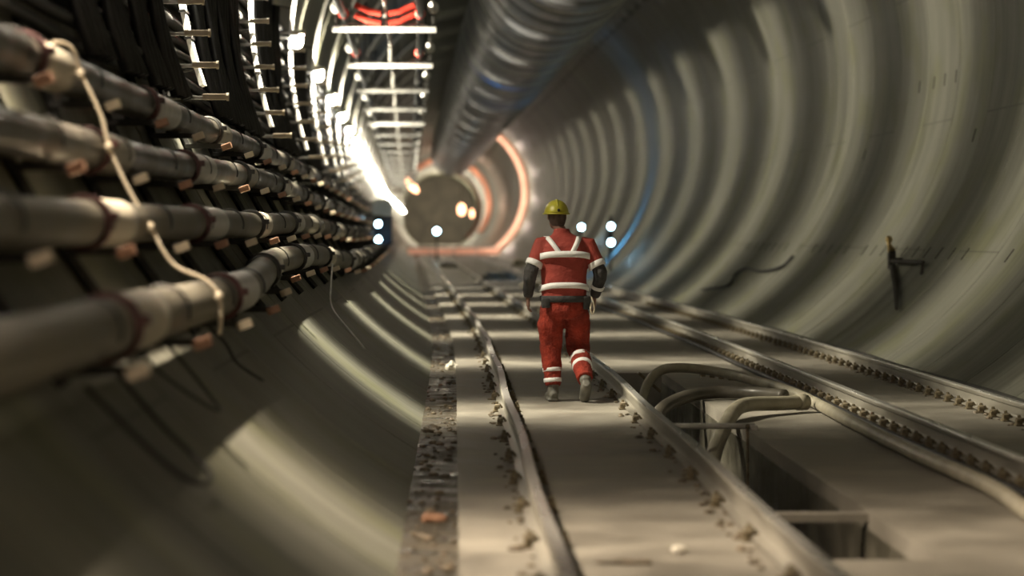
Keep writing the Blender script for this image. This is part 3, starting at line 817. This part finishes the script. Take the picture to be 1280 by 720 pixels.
for x in (-.4, 1.5, 3.4, 5.2): pt_light('deck_fill', W(x, 144.6, 1.0), 24, (1, .80, .68), .1)  # unseen lights added in front to brighten the deck
for a in (0, 50, 100): x, z = ring_pt(a, 3.3); pt_light('arch_fill', W(x, 203.5, z), 110, (1, .62, .42), .1)  # more added lights, for the second arch
# low material lying on the tracks beyond the worker
for k, (X, y, w, h, dep) in enumerate(((3.0, 62, .9, .16, 1.6), (2.4, 74, 1.1, .22, 1.2), (1.0, 88, .7, .2, 2.0), (4.0, 92, .6, .3, 1.5))):
    b = MB(); n = 4
    for q in range(n):
        b.box((w*(q/(n-1)-.5)*.8, .1*(-1)**q, .004+h*.25), (w*.24, dep, h*.5), bev=.01)
        if q < 3: b.box((w*(q/(n-1)-.36)*.8, -.1*(-1)**q, .004+h*.75), (w*.24, dep*.9, h*.5), bev=.01)
    o = b.build('timber_stack', M['slab_side']); o.location = W(X, y, .17 if X in (1.0, 4.0) else .002)
    tag(o, ['nearest', 'second', 'third', 'farthest'][k] + ' low stack of dusty timbers lying on the track bed far beyond the worker', 'timber stack')

# ------------------------------------------------------------------ worker
WY = 20.0
worker = empty('person', W(1.0, WY, 0), 'worker in red work clothes and a yellow helmet walking away between the rails', 'person')
def cloth(mb, name, mat, vox=.014, sm=6, parent=worker, disp=0, dsc=.12):
    o = mb.build(name, mat, parent)
    for p in o.data.polygons: p.use_smooth = True
    r = o.modifiers.new('remesh', 'REMESH'); r.mode = 'VOXEL'; r.voxel_size = vox; r.use_smooth_shade = True
    s = o.modifiers.new('smooth', 'SMOOTH'); s.factor = .5; s.iterations = sm
    if disp:
        t = bpy.data.textures.new(name + '_folds', 'CLOUDS'); t.noise_scale = dsc; t.noise_depth = 3
        d = o.modifiers.new('folds', 'DISPLACE'); d.texture = t; d.strength = disp; d.mid_level = .5; d.texture_coords = 'LOCAL'
    return o
sh = {-1: Vector((-.195, .0, 1.435)), 1: Vector((.215, .0, 1.425))}
el = {-1: Vector((-.315, -.05, 1.17)), 1: Vector((.335, -.07, 1.16))}
wr_ = {-1: Vector((-.325, .06, .955)), 1: Vector((.285, .02, .955))}
hp_ = {-1: Vector((-.10, 0, .90)), 1: Vector((.10, 0, .90))}
kn = {-1: Vector((-.115, .06, .50)), 1: Vector((.145, .13, .49))}
an = {-1: Vector((-.10, -.01, .11)), 1: Vector((.165, -.27, .20))}
TOR = [(0, 0, .90, .185, .135), (0, 0, .94, .205, .15), (0, 0, 1.02, .208, .15), (0, 0, 1.12, .205, .142), (0, -.005, 1.24, .215, .142), (0, -.01, 1.34, .228, .14), (0, -.01, 1.42, .225, .125), (-.005, 0, 1.475, .175, .10), (-.01, .01, 1.515, .105, .075), (-.015, .015, 1.545, .072, .065)]
def tor_at(z, off=0):
    for i in range(len(TOR)-1):
        a, b = TOR[i], TOR[i+1]
        if a[2] <= z <= b[2]:
            t = (z-a[2])/(b[2]-a[2]); q = [a[k]*(1-t)+b[k]*t for k in range(5)]
            return (q[0], q[1], z, q[3]+off, q[4]+off)
# body: one continuous surface
b = MB()
b.loft([(0, 0, .84, .14, .10), (0, 0, .95, .16, .11), (0, 0, 1.1, .15, .10), (0, 0, 1.3, .18, .11), (0, 0, 1.42, .17, .09), (-.01, .01, 1.48, .07, .065), (-.03, .02, 1.55, .056, .06), (-.045, .03, 1.60, .058, .065)], 24)
b.sphere((-.06, .045, 1.695), (.076, .098, .118), 20, 14)           # cranium
b.sphere((-.07, .085, 1.63), (.056, .066, .062), 16, 10)            # jaw
b.tube([(-.078, .148, 1.70), (-.082, .168, 1.665), (-.080, .150, 1.655)], [.010, .015, .012], 8)   # nose
for s in (-1, 1):
    b.sphere((-.06+s*.078, .04, 1.685), (.012, .022, .032), 10, 8)  # ears
    b.tube([(-.078+s*.028, .139, 1.71), (-.078+s*.034, .139, 1.71)], .012, 8)
    b.tube([sh[s], el[s], wr_[s]], [.052, .04, .030], 12)
    b.tube([hp_[s], kn[s], an[s]], [.085, .058, .042], 12)
b.tube([(-.095, .142, 1.628), (-.065, .142, 1.628)], .008, 8)        # lips
for s in (-1, 1):                                                   # palms and fingers
    w = wr_[s]; d = Vector((-.05*s, .10, -1)).normalized(); side = Vector((0, 1, 0)); nrm = Vector((-s, 0, 0))
    b.tube([w, w + d*.04, w + d*.09], [(.026, .020), (.040, .018), (.042, .017)], 12, up=(0, 1, 0))
    for k, (o, ln) in enumerate(((.030, .068), (.010, .078), (-.010, .073), (-.030, .058))):
        p0 = w + d*.085 + side*o
        p1 = p0 + d*ln*.42; p2 = p1 + (d*.75 + nrm*.65).normalized()*ln*.33; p3 = p2 + (d*.35 + nrm*.95).normalized()*ln*.27
        b.tube([p0 - d*.02, p1, p2, p3], [.0095, .0092, .0086, .007], 8)
    p0 = w + d*.03 + side*.03
    b.tube([p0, p0 + (d*.6+side*.8).normalized()*.035, p0 + (d*.95+side*.5+nrm*.3).normalized()*.075], [.012, .0105, .0085], 8)
body = cloth(b, 'body', M['skin'], .0058, 2)
# hair at the back of the head
b = MB(); b.sphere((-.06, .032, 1.695), (.083, .096, .110), 20, 14)
b.loft([(-.05, .012, 1.60, .055, .052), (-.055, .015, 1.66, .078, .07)], 16)
cloth(b, 'hair', M['hair'], .01, 2)
# jacket
b = MB(); b.loft(TOR, 32, pw=2.3)
for s in (-1, 1):
    m_ = sh[s].lerp(el[s], .72)
    b.tube([sh[s] + Vector((-s*.05, 0, .005)), sh[s], sh[s].lerp(el[s], .4), m_], [(.075, .07), (.085, .082), (.078, .075), (.073, .068)], 16)
b.loft([(-.015, .015, 1.53, .078, .07), (-.02, .02, 1.575, .074, .07)], 20)
cloth(b, 'jacket', M['jacket'], .012, 5, disp=.022, dsc=.13)
# dark sleeves
for s in (-1, 1):
    b = MB(); m0 = sh[s].lerp(el[s], .55)
    b.tube([m0, el[s] + (m0-el[s])*.15, el[s]*.8+wr_[s]*.2, el[s].lerp(wr_[s], .6), wr_[s] + Vector((0, 0, .0))], [.056, .064, .062, .052, .044], 16)
    cloth(b, 'sleeve', M['sleeve'], .01, 4, disp=.016, dsc=.07)
    # bands
    def ring(pa, pb, t0, t1, r, nm='reflective_band'):
        bb = MB(); A = pa.lerp(pb, t0); B = pa.lerp(pb, t1)
        bb.tube([A, A.lerp(B, .1), A.lerp(B, .9), B], [r-.006, r, r, r-.006], 24)
        o = bb.build(nm, M['reflect'], worker, smooth=True); o['label'] = 'white reflective band'; return o
    ring(sh[s], el[s], .58, .76, .081)
    if s > 0: ring(el[s], wr_[s], .52, .66, .062)
    # gloves cover the hands
# torso bands
def tband(z0, z1, dz=0, off=.018):
    bb = MB(); n = 40; v = []; f = []
    for zz in (z0, z1):
        q = tor_at(zz, off)
        for k in range(n):
            a = 2*PI*k/n; ca, sa = math.cos(a), math.sin(a); e = 2/2.3
            v.append((q[0]+q[3]*math.copysign(abs(ca)**e, ca), q[1]+q[4]*math.copysign(abs(sa)**e, sa), zz - dz*abs(ca)**3))
    for k in range(n): f.append([k, (k+1) % n, n+(k+1) % n, n+k])
    o = mesh_obj('reflective_band', v, f, M['reflect'], worker, smooth=True); o['label'] = 'white reflective band'
    m_ = o.modifiers.new('t', 'SOLIDIFY'); m_.thickness = .006; m_.offset = 1
tband(1.315, 1.372, .03, .022); tband(1.035, 1.088, .035, .018)
def back_y(x, z, off=.02):
    q = tor_at(z, off); t = min(abs((x-q[0])/q[3]), .98)
    return q[1] - q[4]*(1-t**2.3)**(1/2.3)
for (xa, xb) in ((-.165, -.065), (.135, .06)):
    v, f = [], []; n = 12
    for i in range(n+1):
        t = i/n; z = 1.505 - t*(1.505-1.36); x = xa + (xb-xa)*t
        for dx in (-.026, .026):
            xx = x + dx
            v.append((xx, back_y(xx, z, .022), z))
    for i in range(n): f.append([2*i, 2*i+1, 2*i+3, 2*i+2])
    o = mesh_obj('reflective_strap', v, f, M['reflect'], worker, smooth=True); o['label'] = 'white reflective shoulder strap'
    m_ = o.modifiers.new('t', 'SOLIDIFY'); m_.thickness = .008; m_.offset = 0
# belt
b = MB(); b.loft([(0, 0, .905, .205, .15), (0, 0, .915, .218, .164), (0, 0, .955, .220, .166), (0, 0, .965, .21, .155)], 32, pw=2.3)
b.box((.20, -.10, .90), (.07, .05, .12), bev=.012); b.box((-.18, -.11, .90), (.08, .05, .09), bev=.012)
o = b.build('belt', M['sleeve'], worker, smooth=True); o['label'] = 'dark belt with pouches'
b = MB(); b.tube(catm([(.235, -.12, .955), (.255, -.13, .90), (.262, -.13, .84), (.245, -.13, .80), (.228, -.13, .84), (.235, -.12, .9)]), .007, 6)
o = b.build('hanging_strap', M['rope'], worker); o['label'] = 'pale loop hanging from the belt'
# trousers
b = MB(); b.loft([(0, .0, .75, .15, .12), (0, -.005, .82, .19, .148), (0, 0, .90, .20, .150), (0, 0, .96, .185, .135)], 28, pw=2.3)
L0 = [hp_[-1], hp_[-1].lerp(kn[-1], .5) + Vector((-.015, -.01, 0)), kn[-1] + Vector((0, -.01, 0)), kn[-1].lerp(an[-1], .5), an[-1] + Vector((0, 0, .035))]
b.tube(L0, [.108, .118, .102, .084, .076], 18)
b.tube([hp_[1], hp_[1].lerp(kn[1], .5) + Vector((.012, -.01, 0)), kn[1], kn[1].lerp(an[1], .45), an[1].lerp(kn[1], .05)], [.108, .120, .108, .090, .078], 18)
b.sphere((-.185, -.02, .68), (.045, .07, .09), 12, 8)
cloth(b, 'trousers', M['trouser'], .012, 5, disp=.030, dsc=.09)
def lband(s, t0, t1, r):
    bb = MB(); A = kn[s].lerp(an[s], t0); B = kn[s].lerp(an[s], t1)
    if s < 0: A += Vector((0, -.004, 0)); B += Vector((0, 0, .01))
    bb.tube([A, A.lerp(B, .1), A.lerp(B, .9), B], [r-.008, r, r, r-.008], 24)
    o = bb.build('reflective_band', M['reflect'], worker, smooth=True); o['label'] = 'white reflective band'
lband(-1, .50, .62, .087); lband(-1, .74, .87, .084)
lband(1, .30, .40, .094); lband(1, .52, .62, .091)
# boots
b = MB(); x = an[-1].x
b.tube([(x, -.005, .20), (x, -.01, .12), (x, -.005, .07)], [(.058, .055), (.056, .052), (.06, .054)], 16)
b.tube([(x, -.095, .045), (x, -.08, .05), (x, 0, .06), (x-.01, .10, .05), (x-.015, .17, .042), (x-.015, .20, .036)], [(.035, .03), (.045, .04), (.055, .047), (.045, .05), (.036, .048), (.02, .03)], 16)
b.box((x-.005, .045, .014), (.10, .28, .028), bev=.01)
cloth(b, 'boot', M['boot'], .009, 3)
b = MB(); A = an[1]; toe = Vector((.17, -.15, .035)); dirv = (toe-A).normalized()
shin = (kn[1]-an[1]).normalized()
b.tube([A + shin*.11, A, A - shin*.02 ], [(.056, .054), (.056, .054), (.05, .05)], 16)
heel = A + Vector((0, -.065, -.015))
b.tube([heel, heel.lerp(toe, .25), heel.lerp(toe, .65), toe, toe + Vector((0, .06, -.002)), toe + Vector((0, .085, -.006))], [.035, .052, .052, (.042, .048), (.033, .044), (.02, .03)], 16)
cloth(b, 'boot', M['boot'], .009, 3)
# helmet
hc = Vector((-.065, .035, 1.735)); b = MB(); secs = []
for i in range(11):
    t = i/10; a = t*PI/2
    secs.append((hc.x, hc.y, hc.z - .02 + .125*math.sin(a), max(.112*math.cos(a), .004), max(.140*math.cos(a), .004)))
b.loft(secs, 28)
hm = b.build('helmet_shell', M['helmet'], worker, smooth=True)
b = MB(); b.loft([(hc.x, hc.y+.012, hc.z-.030, .122, .158), (hc.x, hc.y+.01, hc.z-.022, .126, .160), (hc.x, hc.y+.01, hc.z-.014, .114, .143)], 28)
b.tube([(hc.x, hc.y-.12, hc.z+.02), (hc.x, hc.y-.105, hc.z+.06), (hc.x, hc.y-.05, hc.z+.10), (hc.x, hc.y+.05, hc.z+.102), (hc.x, hc.y+.11, hc.z+.06)], .010, 8)
b.build('brim', M['helmet'], hm, smooth=True)
b = MB(); b.sphere((hc.x+.005, hc.y-.139, hc.z+.008), (.014, .008, .014), 10, 8); b.build('rear_knob', M['rubber'], hm)
worker.rotation_euler = (0, 0, math.radians(4))

# ------------------------------------------------------------------ light, camera, world
w = bpy.data.worlds.new('world'); sc.world = w; w.use_nodes = True
w.node_tree.nodes['Background'].inputs[0].default_value = (.01, .01, .012, 1); w.node_tree.nodes['Background'].inputs[1].default_value = 1
# unseen fill light added behind the camera to brighten the worker's back
pt_light('rear_fill_light', (-1.9, -4.5, 4.6), 520, (1, .80, .64), .25)

cd = bpy.data.cameras.new('camera'); cam = bpy.data.objects.new('camera', cd); COL.objects.link(cam)
cam.location = (0, 0, CAM_H)
cam.rotation_euler = (math.radians(90) - math.atan(68/F_PX), 0, -math.atan(72/F_PX))
cd.sensor_width = 36; cd.lens = 36*F_PX/1280; cd.clip_start = .1; cd.clip_end = 600
cd.dof.use_dof = True; cd.dof.focus_distance = 20.2; cd.dof.aperture_fstop = 1.05
sc.camera = cam
sc.view_settings.view_transform = 'Standard'; sc.view_settings.look = 'None'; sc.view_settings.gamma = 1
sc.view_settings.use_curve_mapping = False; sc.view_settings.exposure = 0.12
